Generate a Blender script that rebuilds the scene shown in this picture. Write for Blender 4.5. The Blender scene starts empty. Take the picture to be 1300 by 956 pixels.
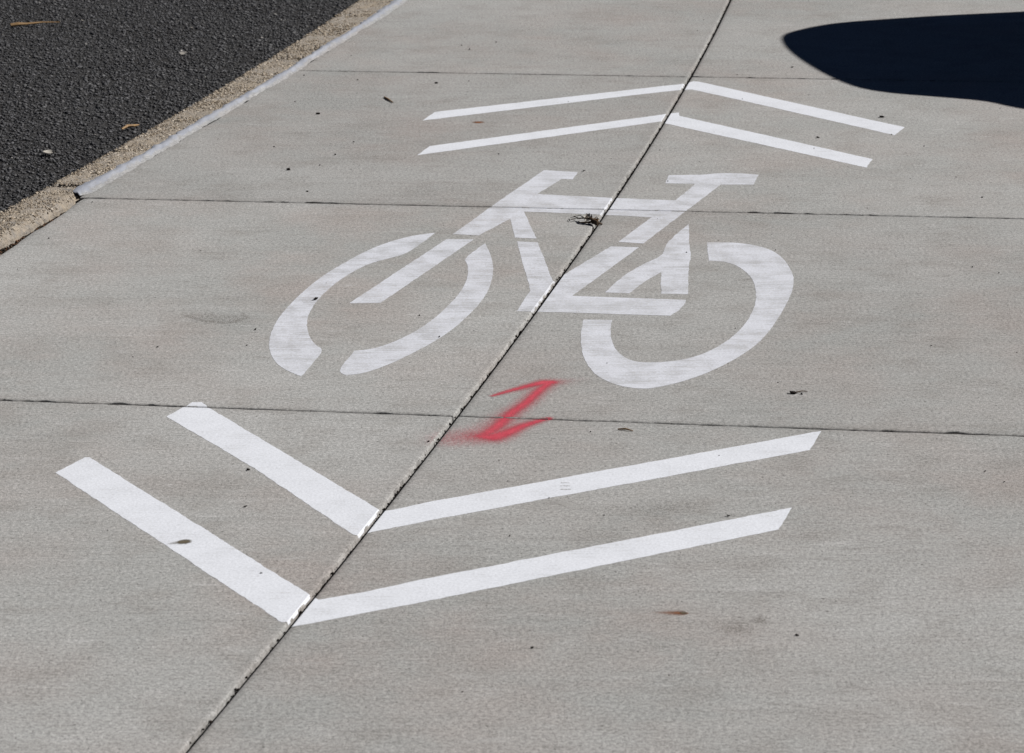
import bpy, bmesh, math, random
import numpy as np
from mathutils import Vector, Matrix
from mathutils.geometry import delaunay_2d_cdt

# ------------------------------------------------------------------ camera, sky, sun, exposure
scene = bpy.context.scene
CAM_H, PITCH = 1.65, 15.927
cd = bpy.data.cameras.new('camera'); cam = bpy.data.objects.new('camera', cd)
scene.collection.objects.link(cam)
cam.location = (0, 0, CAM_H); cam.rotation_euler = (math.radians(90 - PITCH), 0, 0)
cd.sensor_width = 36; cd.sensor_fit = 'HORIZONTAL'; cd.lens = 36 * 4000 / 1300
cd.shift_y = -44.5 / 1300
cd.clip_start = 0.05; cd.clip_end = 2000
cd.dof.use_dof = True; cd.dof.focus_distance = 6.2; cd.dof.aperture_fstop = 16
scene.camera = cam

SUN_EL, SUN_AZ = 40.0, 13.0                    # azimuth: degrees from +X (right) towards +Y (away)
sv = Vector((math.cos(math.radians(SUN_EL)) * math.cos(math.radians(SUN_AZ)),
             math.cos(math.radians(SUN_EL)) * math.sin(math.radians(SUN_AZ)),
             math.sin(math.radians(SUN_EL))))
world = bpy.data.worlds.new('World'); scene.world = world; world.use_nodes = True
wn = world.node_tree; bg = wn.nodes['Background']
sky = wn.nodes.new('ShaderNodeTexSky'); sky.sky_type = 'NISHITA'; sky.sun_disc = False
sky.sun_elevation = math.radians(SUN_EL); sky.sun_rotation = math.radians(90 - SUN_AZ)
sky.altitude = 2500; sky.air_density = 0.2; sky.dust_density = 0.0; sky.ozone_density = 2.0
wn.links.new(sky.outputs[0], bg.inputs[0]); bg.inputs[1].default_value = 0.05
sl = bpy.data.lights.new('sun', 'SUN'); sl.energy = 5.0; sl.angle = math.radians(0.53); sl.color = (1.0, 0.975, 0.95)
sun = bpy.data.objects.new('sun', sl); scene.collection.objects.link(sun)
sun.rotation_euler = sv.to_track_quat('Z', 'Y').to_euler(); sun.location = sv * 30
scene.view_settings.view_transform = 'Standard'; scene.view_settings.look = 'None'
scene.view_settings.exposure = 0.0; scene.view_settings.gamma = 1.0
scene.view_settings.use_curve_mapping = False

random.seed(7); rng = np.random.default_rng(7)
C = scene.collection

# ------------------------------------------------------------------ helpers
def link(name, me, mat=None, parent=None):
    o = bpy.data.objects.new(name, me); C.objects.link(o)
    if mat is not None and me is not None and not me.materials: me.materials.append(mat)
    if parent is not None: o.parent = parent
    return o
def empty(name, loc=(0, 0, 0), parent=None):
    o = bpy.data.objects.new(name, None); C.objects.link(o); o.location = loc
    o.empty_display_size = .05
    if parent is not None: o.parent = parent
    return o
def tag(o, label=None, cat=None, group=None, kind=None):
    if label: o['label'] = label
    if cat: o['category'] = cat
    if group: o['group'] = group
    if kind: o['kind'] = kind
    return o
def mesh(name, verts, faces, smooth=False):
    me = bpy.data.meshes.new(name); me.from_pydata([tuple(map(float, v)) for v in verts], [], faces); me.update()
    if smooth: me.polygons.foreach_set('use_smooth', [True] * len(me.polygons))
    return me
def fast_mesh(name, V, F, smooth=False):
    """V (n,3) floats, F (m,k) ints, all faces with k corners."""
    V = np.asarray(V, np.float32); F = np.asarray(F, np.int32); k = F.shape[1]
    me = bpy.data.meshes.new(name)
    me.vertices.add(len(V)); me.vertices.foreach_set('co', V.ravel())
    me.loops.add(F.size); me.loops.foreach_set('vertex_index', F.ravel())
    me.polygons.add(len(F)); me.polygons.foreach_set('loop_start', np.arange(0, F.size, k, dtype=np.int32))
    if smooth: me.polygons.foreach_set('use_smooth', np.ones(len(F), bool))
    me.update(calc_edges=True)
    return me
def attr(me, name, vals):
    a = me.attributes.new(name, 'FLOAT', 'POINT'); a.data.foreach_set('value', np.asarray(vals, np.float32))
class Wob:
    """smooth random function of one variable, range about -1..1"""
    def __init__(s, step, seed): s.step = step; s.t = np.random.default_rng(seed).uniform(-1, 1, 4096)
    def __call__(s, x):
        f = np.asarray(x, float) / s.step + 2000; i = np.floor(f).astype(int); w = f - i; w = w * w * (3 - 2 * w)
        return s.t[i % 4096] * (1 - w) + s.t[(i + 1) % 4096] * w

# ------------------------------------------------------------------ material helpers
def new_mat(name):
    m = bpy.data.materials.new(name); m.use_nodes = True
    nt = m.node_tree; b = nt.nodes['Principled BSDF']
    b.inputs['Specular IOR Level'].default_value = 0.25
    return m, nt, b
class N:
    """small node-graph writer"""
    def __init__(s, nt): s.nt = nt; s.L = nt.links.new
    def n(s, t, **kw):
        o = s.nt.nodes.new(t)
        for k, v in kw.items(): setattr(o, k, v)
        return o
    def put(s, sock, v):
        if isinstance(v, bpy.types.NodeSocket): s.L(v, sock)
        else:
            if sock.type == 'RGBA' and len(v) == 3: v = (*v, 1)
            sock.default_value = v
    def coord(s, scale=(1, 1, 1), rot=0.0, loc=(0, 0, 0)):
        tc = s.n('ShaderNodeNewGeometry'); mp = s.n('ShaderNodeMapping')
        s.L(tc.outputs['Position'], mp.inputs[0]); mp.inputs['Scale'].default_value = scale
        mp.inputs['Rotation'].default_value = (0, 0, rot); mp.inputs['Location'].default_value = loc
        return mp.outputs[0]
    def noise(s, vec, scale, detail=3, rough=.55, dist=0):
        o = s.n('ShaderNodeTexNoise'); s.put(o.inputs['Vector'], vec); o.inputs['Scale'].default_value = scale
        o.inputs['Detail'].default_value = detail; o.inputs['Roughness'].default_value = rough; o.inputs['Distortion'].default_value = dist
        return o.outputs['Fac']
    def vor(s, vec, scale, out='Distance', feature='F1'):
        o = s.n('ShaderNodeTexVoronoi', feature=feature); s.put(o.inputs['Vector'], vec); o.inputs['Scale'].default_value = scale
        return o.outputs[out]
    def rng(s, v, a, b, c=0., d=1.):
        o = s.n('ShaderNodeMapRange'); s.put(o.inputs[0], v)
        for i, q in enumerate((a, b, c, d)): o.inputs[i + 1].default_value = q
        return o.outputs[0]
    def math(s, op, a, b=0.):
        o = s.n('ShaderNodeMath', operation=op); s.put(o.inputs[0], a); s.put(o.inputs[1], b); return o.outputs[0]
    def mix(s, f, a, b, mode='MIX'):
        o = s.n('ShaderNodeMix', data_type='RGBA', blend_type=mode)
        s.put(o.inputs[0], f); s.put(o.inputs[6], a); s.put(o.inputs[7], b); return o.outputs[2]
    def bump(s, h, strength, dist, normal=None):
        o = s.n('ShaderNodeBump'); o.inputs['Strength'].default_value = strength; o.inputs['Distance'].default_value = dist
        s.put(o.inputs['Height'], h)
        if normal is not None: s.L(normal, o.inputs['Normal'])
        return o.outputs[0]
    def attr(s, name): return s.n('ShaderNodeAttribute', attribute_name=name).outputs['Fac']

BROOM_ROT = 0.10
def concrete_color(g):
    """colour and relief of the broomed path concrete, in metres over the ground"""
    p = g.coord()
    st = g.coord(scale=(9, 190, 60), rot=BROOM_ROT)
    st2 = g.coord(scale=(2.2, 42, 20), rot=BROOM_ROT)
    big = g.noise(p, 1.3, 4, .6); mid = g.noise(p, 7, 4, .65); fine = g.noise(p, 150, 3, .7); grain = g.noise(p, 360, 3, .9)
    broom = g.noise(st, 1.0, 3, .6); broom2 = g.noise(st2, 1.0, 3, .6)
    warm = g.noise(g.coord(loc=(7, 3, 0)), 3.2, 4, .6)
    c = g.mix(g.rng(warm, .40, .62), (.352, .352, .338), (.372, .343, .322))
    c = g.mix(g.rng(big, .38, .66), c, (.415, .412, .398))
    c = g.mix(g.math('MULTIPLY', g.rng(mid, .50, .72), .55), c, (.29, .272, .252))
    blot = g.noise(g.coord(scale=(14, 42, 20), rot=BROOM_ROT, loc=(1, 2, 0)), 1.0, 4, .62, .4)
    c = g.mix(g.math('MULTIPLY', g.rng(blot, .58, .76), .55), c, (.52, .51, .50))
    c = g.mix(g.math('MULTIPLY', g.rng(blot, .42, .26), .55), c, (.26, .248, .232))
    c = g.mix(g.math('MULTIPLY', g.rng(broom2, .58, .78), .40), c, (.47, .462, .45))
    c = g.mix(g.math('MULTIPLY', g.rng(broom2, .44, .24), .40), c, (.28, .27, .256))
    c = g.mix(1.0, c, g.rng(broom, .25, .75, .92, 1.08), 'MULTIPLY')
    c = g.mix(1.0, c, g.rng(fine, .36, .64, .76, 1.24), 'MULTIPLY')
    c = g.mix(1.0, c, g.rng(grain, .36, .64, .64, 1.36), 'MULTIPLY')
    oi = g.n('ShaderNodeObjectInfo'); c = g.mix(1.0, c, g.rng(oi.outputs['Random'], 0, 1, .89, .99), 'MULTIPLY')
    pit = g.noise(g.coord(loc=(3, 9, 1)), 170, 1, .5)
    c = g.mix(g.rng(pit, .70, .77), c, (.09, .085, .08))
    h = g.math('ADD', g.math('MULTIPLY', broom, .7), g.math('ADD', g.math('MULTIPLY', fine, .6), g.math('MULTIPLY', grain, .35)))
    return c, h, broom, fine, mid

def mat_concrete():
    m, nt, b = new_mat('path_concrete'); g = N(nt)
    c, h, *_ = concrete_color(g)
    dirt = g.attr('edge')
    dn = g.noise(g.coord(), 90, 3, .7)
    c = g.mix(g.math('MULTIPLY', g.math('MULTIPLY', dirt, g.rng(dn, .35, .65)), .55), c, (.10, .088, .075))
    g.L(c, b.inputs['Base Color']); b.inputs['Roughness'].default_value = .9
    g.L(g.bump(h, .55, .0016), b.inputs['Normal'])
    return m

def mat_paint(name, worn, tone):
    m, nt, b = new_mat(name); g = N(nt)
    c, h, broom, fine, mid = concrete_color(g)
    p = g.coord(loc=(2, 5, 0))
    patch = g.noise(p, 14, 3, .6); spk = g.noise(p, 230, 3, .8)
    pc = g.mix(g.rng(patch, .40, .64), tone, tuple(t * (.96 - .08 * worn) for t in tone))
    pc = g.mix(1.0, pc, g.rng(spk, .34, .66, .84, 1.08), 'MULTIPLY')
    # worn places: the ridges of the broomed concrete show through
    w = g.math('ADD', g.math('MULTIPLY', broom, .55), g.math('MULTIPLY', fine, .45))
    w = g.math('ADD', w, g.math('MULTIPLY', g.math('SUBTRACT', patch, .5), .28 + .3 * worn))
    wear = g.rng(w, .58 - worn * .22, .70 - worn * .10, 0, .38 + worn * .48)
    pinh = g.rng(spk, .72, .78)
    c = g.mix(wear, pc, c); c = g.mix(g.math('MULTIPLY', pinh, .5), c, (.3, .29, .28))
    g.L(c, b.inputs['Base Color']); b.inputs['Roughness'].default_value = .75
    g.L(g.bump(h, .40, .0013), b.inputs['Normal'])
    return m

def mat_cover(name, col, col2, grainy=.55, rough=.9):
    """a stain or sprayed film: the attribute 'cover' says how thickly it lies, speckled where thin"""
    m, nt, b = new_mat(name); g = N(nt)
    p = g.coord(); a = g.attr('cover')
    n1 = g.noise(p, 320, 2, .8); n2 = g.noise(p, 45, 3, .6)
    c = g.mix(g.rng(n2, .35, .65), col, col2)
    c = g.mix(1.0, c, g.rng(n1, .25, .75, .82, 1.16), 'MULTIPLY')
    g.L(c, b.inputs['Base Color']); b.inputs['Roughness'].default_value = rough
    k = g.math('ADD', a, g.math('MULTIPLY', g.math('SUBTRACT', n1, .5), grainy * 1.4))
    k = g.math('MULTIPLY', g.rng(k, .10, .95), g.rng(a, .02, .18))
    g.L(k, b.inputs['Alpha'])
    g.L(g.bump(g.noise(p, 300, 2, .7), .4, .0012), b.inputs['Normal'])
    return m

def mat_simple(name, col, rough=.8, spec=.25, noise=None, metal=0, bump=None):
    m, nt, b = new_mat(name); g = N(nt)
    b.inputs['Roughness'].default_value = rough; b.inputs['Specular IOR Level'].default_value = spec; b.inputs['Metallic'].default_value = metal
    if noise:
        sc, col2 = noise
        g.L(g.mix(g.rng(g.noise(g.coord(), sc, 4, .65), .3, .7), col, col2), b.inputs['Base Color'])
    else: b.inputs['Base Color'].default_value = (*col, 1)
    if bump: g.L(g.bump(g.noise(g.coord(), bump[0], 4, .7), bump[1], bump[2]), b.inputs['Normal'])
    return m

def mat_aggregate(name, ramp, rough=.75):
    m, nt, b = new_mat(name); g = N(nt)
    r = g.n('ShaderNodeValToRGB'); g.L(g.attr('tone'), r.inputs[0])
    e = r.color_ramp.elements
    while len(e) < len(ramp): e.new(.5)
    for el, (pos, c) in zip(e, ramp): el.position = pos; el.color = (*c, 1)
    sp = g.noise(g.coord(), 500, 2, .7)
    g.L(g.mix(1.0, r.outputs[0], g.rng(sp, .25, .75, .8, 1.2), 'MULTIPLY'), b.inputs['Base Color'])
    b.inputs['Roughness'].default_value = rough
    return m

M = {}
M['concrete'] = mat_concrete()
M['paint'] = mat_paint('chevron_paint', .10, (.785, .805, .85))
M['worn_paint'] = mat_paint('bicycle_paint', .55, (.70, .715, .765))
M['spray'] = mat_cover('red_spray', (.52, .060, .088), (.60, .085, .115))
M['rust'] = mat_cover('rust_stain', (.27, .10, .035), (.16, .055, .02), .5)
M['scuff'] = mat_cover('grey_scuff', (.17, .15, .13), (.23, .205, .18), 1.2)
M['brown'] = mat_cover('leaf_stain', (.15, .125, .085), (.09, .075, .05), .35)
M['film'] = mat_cover('paint_speckle', (.5, .5, .5), (.6, .6, .62), .9)
M['soil'] = mat_simple('soil', (.022, .017, .013), .95, .1, (60, (.06, .045, .032)), bump=(120, .8, .006))
M['clod'] = mat_simple('dark_clod', (.010, .009, .008), .95, .1, (400, (.022, .017, .013)))
M['dryleaf'] = mat_simple('dry_leaf', (.20, .11, .05), .8, .2, (160, (.34, .22, .11)))
M['straw'] = mat_simple('straw', (.40, .26, .12), .6, .3, (120, (.28, .16, .07)))
M['paleleaf'] = mat_simple('pale_leaf', (.50, .48, .43), .8, .2, (200, (.34, .31, .27)))
M['twig'] = mat_simple('twig_bark', (.05, .034, .022), .85, .2, (200, (.10, .07, .045)))
def mat_asphalt():
    m, nt, b = new_mat('asphalt'); g = N(nt)
    p = g.coord(); v = g.vor(p, 120, 'Color'); d = g.vor(p, 120)
    f = g.n('ShaderNodeRGBToBW'); g.L(v, f.inputs[0])
    c = g.mix(g.rng(f.outputs[0], .2, .9), (.035, .035, .036), (.07, .068, .067))
    c = g.mix(g.rng(g.noise(p, 3, 4, .6), .35, .7), c, (.03, .028, .027))
    g.L(c, b.inputs['Base Color']); b.inputs['Roughness'].default_value = .8
    g.L(g.bump(g.math('SUBTRACT', 1., d), .8, .004), b.inputs['Normal'])
    return m
M['asphalt'] = mat_asphalt()
M['asphalt_stone'] = mat_aggregate('asphalt_aggregate', [(0, (.028, .027, .026)), (.5, (.098, .098, .103)), (.86, (.16, .158, .158)), (.96, (.20, .19, .18)), (1, (.42, .40, .37))], .6)
def mat_kerb():
    m, nt, b = new_mat('kerb_concrete'); g = N(nt)
    p = g.coord(); n1 = g.noise(p, 22, 5, .7); n2 = g.noise(p, 240, 3, .7); v = g.vor(p, 150, 'Color')
    f = g.n('ShaderNodeRGBToBW'); g.L(v, f.inputs[0])
    c = g.mix(g.rng(n1, .36, .64), (.36, .305, .235), (.25, .232, .21))
    c = g.mix(g.rng(g.noise(g.coord(loc=(4, 1, 0)), 7, 4, .6), .45, .62), c, (.31, .285, .255))
    c = g.mix(g.math('MULTIPLY', g.rng(f.outputs[0], .3, .8), .5), c, (.42, .35, .27))
    c = g.mix(1.0, c, g.rng(n2, .25, .75, .65, 1.35), 'MULTIPLY')
    g.L(c, b.inputs['Base Color']); b.inputs['Roughness'].default_value = .92
    g.L(g.bump(g.math('ADD', n2, g.math('MULTIPLY', n1, .6)), .8, .004), b.inputs['Normal'])
    return m
M['kerb'] = mat_kerb()
M['kerb_stone'] = mat_aggregate('kerb_aggregate', [(0, (.10, .08, .06)), (.25, (.26, .21, .155)), (.6, (.37, .31, .235)), (.85, (.45, .395, .325)), (1, (.62, .55, .46))], .8)
M['crumb'] = mat_aggregate('soil_crumbs', [(0, (.008, .006, .005)), (.6, (.03, .022, .016)), (.9, (.13, .06, .03)), (1, (.35, .30, .24))], .95)
def mat_sealant():
    m, nt, b = new_mat('joint_sealant'); g = N(nt)
    p = g.coord(); n1 = g.noise(g.coord(scale=(60, 9, 30), rot=.25), 1, 3, .6); n2 = g.noise(p, 170, 3, .7)
    c = g.mix(g.rng(n1, .3, .7), (.27, .285, .325), (.37, .385, .425))
    c = g.mix(g.rng(n2, .66, .74), c, (.26, .25, .24))
    v = g.attr('across'); cc, hh, *_ = concrete_color(g)
    k = g.math('ADD', v, g.math('MULTIPLY', g.math('SUBTRACT', g.noise(g.coord(scale=(1, .35, 1)), 60, 4, .7), .5), 1.1))
    c = g.mix(g.rng(k, .52, .80, 0, .8), c, cc)
    c = g.mix(g.math('MULTIPLY', g.rng(g.noise(g.coord(loc=(1, 1, 1)), 38, 4, .7), .56, .68), .6), c, (.25, .245, .235))
    g.L(c, b.inputs['Base Color']); b.inputs['Roughness'].default_value = .7
    g.L(g.bump(g.math('ADD', n1, g.math('MULTIPLY', n2, .4)), .5, .003), b.inputs['Normal'])
    return m
M['sealant'] = mat_sealant()
M['ground'] = mat_simple('ground_soil', (.06, .07, .03), .95, .1, (2, (.10, .09, .05)))

# ------------------------------------------------------------------ layout of the path (metres; camera stands at x=0, y=0)
def lin_ext(f, lo, hi):
    def g(y):
        y = np.asarray(y, float); yc = np.clip(y, lo, hi); e = 1e-3
        s = np.where(y < lo, (f(lo + e) - f(lo)) / e, (f(hi) - f(hi - e)) / e)
        return f(yc) + s * (y - yc)
    return g
jx = lin_ext(lambda y: -0.007749 * y * y + 0.294174 * y - 1.441382, 3.6, 10.2)      # the long joint
sealed_edge = lin_ext(lambda y: -0.0091975 * y * y + 0.40135 * y - 3.32407, 6.9, 9.9)
open_edge = lambda y: -0.9723 + 0.2187 * (np.asarray(y, float) - 6.964)
kerb_left = lin_ext(lambda y: -0.0140815 * y * y + 0.4721405 * y - 3.7068555, 6.75, 9.8)
kerb_open = lambda y: -0.9915 + 0.262 * (np.asarray(y, float) - 6.956)
kerb_sealed = lin_ext(lambda y: -0.0133849 * y * y + 0.4727902 * y - 3.6597207, 7.0, 9.8)
TJ = [(-0.75, -.16), (0.6, -.16), (2.12, -.15), (3.70, -.13), (5.2932, -.1174), (6.8791, -.0945), (8.4316, -.084), (9.98, -.075), (11.53, -.066), (13.08, -.06), (14.6, -.06)]
def tj(k, x): return TJ[k][0] + TJ[k][1] * np.asarray(x, float)
LR = [.0040, .0045, .0051, .0058, .0068]; LZ = [-.0050, -.0032, -.0016, -.0005, 0]
TR = [.0026, .0042, .0070]; TZ = [-.0022, -.0006, 0]
def surf(x, y):
    x = np.asarray(x, float); y = np.asarray(y, float)
    d = np.abs(x - jx(y)) * .982
    z = np.interp(d, LR, LZ)
    for k in range(len(TJ)):
        z = np.minimum(z, np.interp(np.abs(y - tj(k, x)), TR, TZ) + np.where(d < LR[-1], z, 0))
    return z
def asphalt_z(y): return np.interp(y, [5.8, 7.0, 8.4, 9.8], [-.055, -.046, -.030, -.020])

# ------------------------------------------------------------------ ground and sub-base
gm = mesh('ground', [(-600, -600, -.20), (600, -600, -.20), (600, 600, -.20), (-600, 600, -.20)], [(0, 1, 2, 3)])
tag(link('ground', gm, M['ground']), kind='structure')
ys = np.arange(-4, 30.01, .5)
sb = [(float(kerb_left(y)) + .03, y, -.06) for y in ys] + [(7.6, y, -.06) for y in ys]; n = len(ys)
tag(link('sub_base', mesh('sub_base', sb, [(i, i + n, i + n + 1, i + 1) for i in range(n - 1)]), M['soil']), kind='structure')

# ------------------------------------------------------------------ concrete path: one slab per panel between the joints
path = empty('concrete_path'); tag(path, kind='structure')
edge_w = [Wob(.014, 100 + i) for i in range(40)]; edge_w2 = [Wob(.07, 200 + i) for i in range(40)]
def spaced(length, step, near):
    """offsets along a slab side: the rings close to each end and an even run between"""
    inner = np.linspace(near[-1], length - near[-1], max(3, int((length - 2 * near[-1]) / step)))
    return np.concatenate([near[:-1], inner, length - np.array(near[:-1])[::-1]]) / length
def slab(col, k, step):
    yl = TJ[k][0]; rowlen = TJ[k + 1][0] - yl
    if col == 0: xl = (lambda y: open_edge(y)) if k < 5 else (lambda y: sealed_edge(y) - .010); xr = lambda y: jx(y)
    else: xl = lambda y: jx(y); xr = lambda y: jx(y) + 1.5
    w = float(xr(yl + rowlen / 2) - xl(yl + rowlen / 2))
    U_ = spaced(w, step, LR); V_ = spaced(rowlen, step, TR)
    u, v = np.meshgrid(U_, V_)
    ym = yl + v * rowlen
    for _ in range(6):
        x = xl(ym) * (1 - u) + xr(ym) * u
        ym = tj(k, x) * (1 - v) + tj(k + 1, x) * v
    # ragged arrises: the sawn edges open and close, the long tooled edge is chipped a little
    r = 2 * k + col
    for row, sgn, s in ((0, 1, 0), (-1, -1, 1)):
        q = np.clip(edge_w[(r * 2 + s) % 40](x[row]) * 1.0 + edge_w2[(r * 2 + s) % 40](x[row]) * .5, -1, 1.5)
        dy = .0019 * q + .0065 * np.clip(q - .55, 0, 1)
        ym[row] += sgn * dy; ym[row + sgn] += sgn * dy * .6
    jc = 0 if col == 1 else -1; sg = 1 if col == 1 else -1
    q = np.clip(edge_w[(r + 7) % 40](ym[:, jc]) + .6 * edge_w2[(r + 9) % 40](ym[:, jc]), -1, 1.4)
    cj = .0011 * q + .0060 * np.clip(q - .5, 0, 1); x[:, jc] += sg * cj; x[:, jc + sg] += sg * cj * .8; x[:, jc + 2 * sg] += sg * cj * .5
    if col == 0:
        q = edge_w2[(r + 3) % 40](ym[:, 0]); x[:, 0] += .006 * q; x[:, 1] += .004 * q
    du = np.minimum(u, 1 - u) * w; dv = np.minimum(v, 1 - v) * rowlen
    z = np.interp(du, LR, LZ); zt = np.interp(dv, TR, TZ)
    if col == 1: z = np.where(u > .5, np.interp(du, [0, .02], [-.008, 0]), z)
    if col == 0: z = np.where(u < .5, np.interp(du, [0, .004, .009], [-.005, -.001, 0]) if k < 5 else 0 * z, z)
    z = z + zt
    nv, nu = x.shape
    V = np.stack([x, ym, z], -1).reshape(-1, 3); idx = np.arange(nv * nu).reshape(nv, nu)
    F = np.stack([idx[:-1, :-1], idx[:-1, 1:], idx[1:, 1:], idx[1:, :-1]], -1).reshape(-1, 4)
    # side walls
    loop = np.concatenate([idx[0, :], idx[1:, -1], idx[-1, -2::-1], idx[-2:0:-1, 0]])
    base = len(V); W = V[loop].copy(); W[:, 2] = -.058
    V = np.vstack([V, W]); m = len(loop); a = np.arange(m); b2 = (a + 1) % m
    F = np.vstack([F, np.stack([loop[a], base + a, base + b2, loop[b2]], -1)])
    me = fast_mesh('slab', V, F)
    e = np.maximum(np.exp(-du / .010), np.exp(-dv / .008)).ravel()
    attr(me, 'edge', np.concatenate([e, np.full(m, 1.6)]))
    return link('slab', me, M['concrete'], path)
for k in range(len(TJ) - 1):
    for col in (0, 1): slab(col, k, .0075 if 3 <= k <= 6 else .06)

dv_ = []
ys2 = np.linspace(-1, 16, 35)
for y in ys2: dv_ += [(float(jx(y)) + 1.508, y, -.001), (float(jx(y)) + 1.515, y, .002), (7.5, y, .002)]
driveway = tag(link('driveway', mesh('driveway', dv_, [f for i in range(len(ys2) - 1) for f in ((3*i, 3*i+1, 3*i+4, 3*i+3), (3*i+1, 3*i+2, 3*i+5, 3*i+4))]), M['concrete']), kind='structure')

# ------------------------------------------------------------------ loose stones in one mesh
def stones(name, mat, parent, xy, z, size, flat=.55, tones=None, sink=.25, tri8=True):
    n = len(xy)
    base = np.array([(1, 0, 0), (0, 1, 0), (-1, 0, 0), (0, -1, 0), (0, 0, 1), (0, 0, -1)], float)
    fc = np.array([(0, 1, 4), (1, 2, 4), (2, 3, 4), (3, 0, 4), (1, 0, 5), (2, 1, 5), (3, 2, 5), (0, 3, 5)])
    P = base[None] * rng.uniform(.65, 1.25, (n, 6, 1)) + rng.normal(0, .16, (n, 6, 3))
    P *= size[:, None, None]; P[:, :, 2] *= flat
    a = rng.uniform(0, 6.283, n); ca, sa = np.cos(a)[:, None], np.sin(a)[:, None]
    X = P[:, :, 0] * ca - P[:, :, 1] * sa; Y = P[:, :, 0] * sa + P[:, :, 1] * ca
    V = np.stack([X + xy[:, 0, None], Y + xy[:, 1, None], P[:, :, 2] + (z - size * flat * sink)[:, None]], -1).reshape(-1, 3)
    F = (fc[None] + 6 * np.arange(n)[:, None, None]).reshape(-1, 3)
    me = fast_mesh(name, V, F)
    attr(me, 'tone', np.repeat(tones if tones is not None else rng.uniform(0, 1, n), 6))
    return tag(link(name, me, mat, parent), kind='stuff')

# dirt packed into the joints, in lumps
n = 620; yy = rng.uniform(3.6, 10.2, n); xx = jx(yy) + rng.normal(.0012, .0026, n); jz = -.003 - .004 * rng.random(n); js = rng.uniform(.0012, .0034, n)
P_ = [np.stack([xx, yy], 1)]; Z_ = [jz]; S_ = [js]
for k in (4, 5, 6):
    n = 260; xx = rng.uniform(-1.0, 1.6, n); P_.append(np.stack([xx, tj(k, xx) + rng.normal(0, .0016, n)], 1)); Z_.append(-.0025 - .003 * rng.random(n)); S_.append(rng.uniform(.0009, .0026, n))
P_ = np.vstack(P_); ok = P_[:, 0] > sealed_edge(P_[:, 1])
stones('joint_dirt', M['crumb'], path, P_[ok], np.concatenate(Z_)[ok], np.concatenate(S_)[ok], .8, rng.uniform(0, .6, int(ok.sum())), 0)

# ------------------------------------------------------------------ asphalt road
ya = np.concatenate([np.arange(-4, 6, .5), np.arange(6, 10.6, .05), np.arange(11, 60, 2.)])
ra = []; us = [0, .5, .8, .9, .95, 1.0]
for y in ya:
    xr = float(kerb_left(y)) + .02
    ra += [(-9 * (1 - u) + xr * u, y, float(asphalt_z(y)) - .0035) for u in us]
nu = len(us)
road = tag(link('asphalt_road', mesh('asphalt_road', ra, [(i*nu+j, i*nu+j+1, (i+1)*nu+j+1, (i+1)*nu+j) for i in range(len(ya)-1) for j in range(nu-1)], True), M['asphalt']), kind='structure')
n = 150000
yy = rng.uniform(6.2, 10.4, n); xx = rng.uniform(-2.25, -.15, n)
ok = (xx < kerb_left(yy) + .012) & (xx > -.176 * yy - .22); yy, xx = yy[ok], xx[ok]
sz = np.clip(rng.lognormal(math.log(.0034), .42, len(xx)), .0016, .009)
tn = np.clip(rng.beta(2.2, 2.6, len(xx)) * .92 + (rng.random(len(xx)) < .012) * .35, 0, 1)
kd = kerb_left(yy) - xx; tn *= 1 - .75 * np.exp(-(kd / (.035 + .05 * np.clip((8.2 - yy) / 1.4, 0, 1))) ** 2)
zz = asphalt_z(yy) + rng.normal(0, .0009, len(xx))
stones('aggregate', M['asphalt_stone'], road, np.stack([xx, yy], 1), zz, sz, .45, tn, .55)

# ------------------------------------------------------------------ kerb
kerb = empty('kerb'); tag(kerb, kind='structure')
kw = [Wob(.05, 300 + i) for i in range(12)]; kf = [Wob(.011, 330 + i) for i in range(20)]
def kerb_stone(y0, y1, right, bevel, step):
    ysk = np.arange(y0, y1 + 1e-6, step); rows = []
    for y in ysk:
        l = float(kerb_left(y)) + .004 * float(kw[0](y)) + .002 * float(kf[0](y)); r = float(right(y)) + .003 * float(kw[1](y)) + .0015 * float(kf[1](y))
        end = min(y - y0, y1 - y); dip = -.010 * math.exp(-end / .006) if step < .03 else 0
        top = .006 + .0012 * float(kw[2](y)) + dip
        w = r - l; b = bevel
        cs = [(0, -.16), (0, -.020), (.003, top - .008), (.010, top - .002), (.02, top)]
        cs += [(w * f, top + .0016 * float(kf[2 + j](y))) for j, f in enumerate((.25, .33, .42, .5, .58, .66))]
        k9 = lambda j: .0016 * float(kf[8 + j](y))
        cs += [(w - b, top + k9(0)), (w - b * .62 + k9(1), top - b * .10 + k9(2)), (w - b * .32 + k9(3), top - b * .32 + k9(4)), (w - b * .10 + k9(5), top - b * .7 + k9(6)), (w + k9(7), top - b * 1.3), (w + .004, -.10)]
        rows.append([(l + cx, y, cz) for cx, cz in cs])
    m = len(rows[0]); V = [p for r_ in rows for p in r_]
    F = [(i*m+j, i*m+j+1, (i+1)*m+j+1, (i+1)*m+j) for i in range(len(rows)-1) for j in range(m-1)]
    F += [tuple(range(m))[::-1], tuple((len(rows)-1)*m + j for j in range(m))]
    return link('kerb_stone', mesh('kerb_stone', V, F, False), M['kerb'], kerb)
KJ = 7.066
kerb_stone(5.9, KJ - .005, lambda y: kerb_open(y) - .003, .020, .007)
kerb_stone(KJ + .004, 8.62, lambda y: kerb_sealed(y) + .012, .012, .007)
kerb_stone(8.63, 10.4, lambda y: kerb_sealed(y) + .012, .012, .010)
kerb_stone(4.2, 5.892, kerb_open, .030, .05); kerb_stone(10.408, 13.0, lambda y: kerb_sealed(y) + .012, .012, .08)
n = 12500
yy = rng.uniform(6.3, 10.2, n); t = rng.uniform(0, 1, n)
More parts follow.
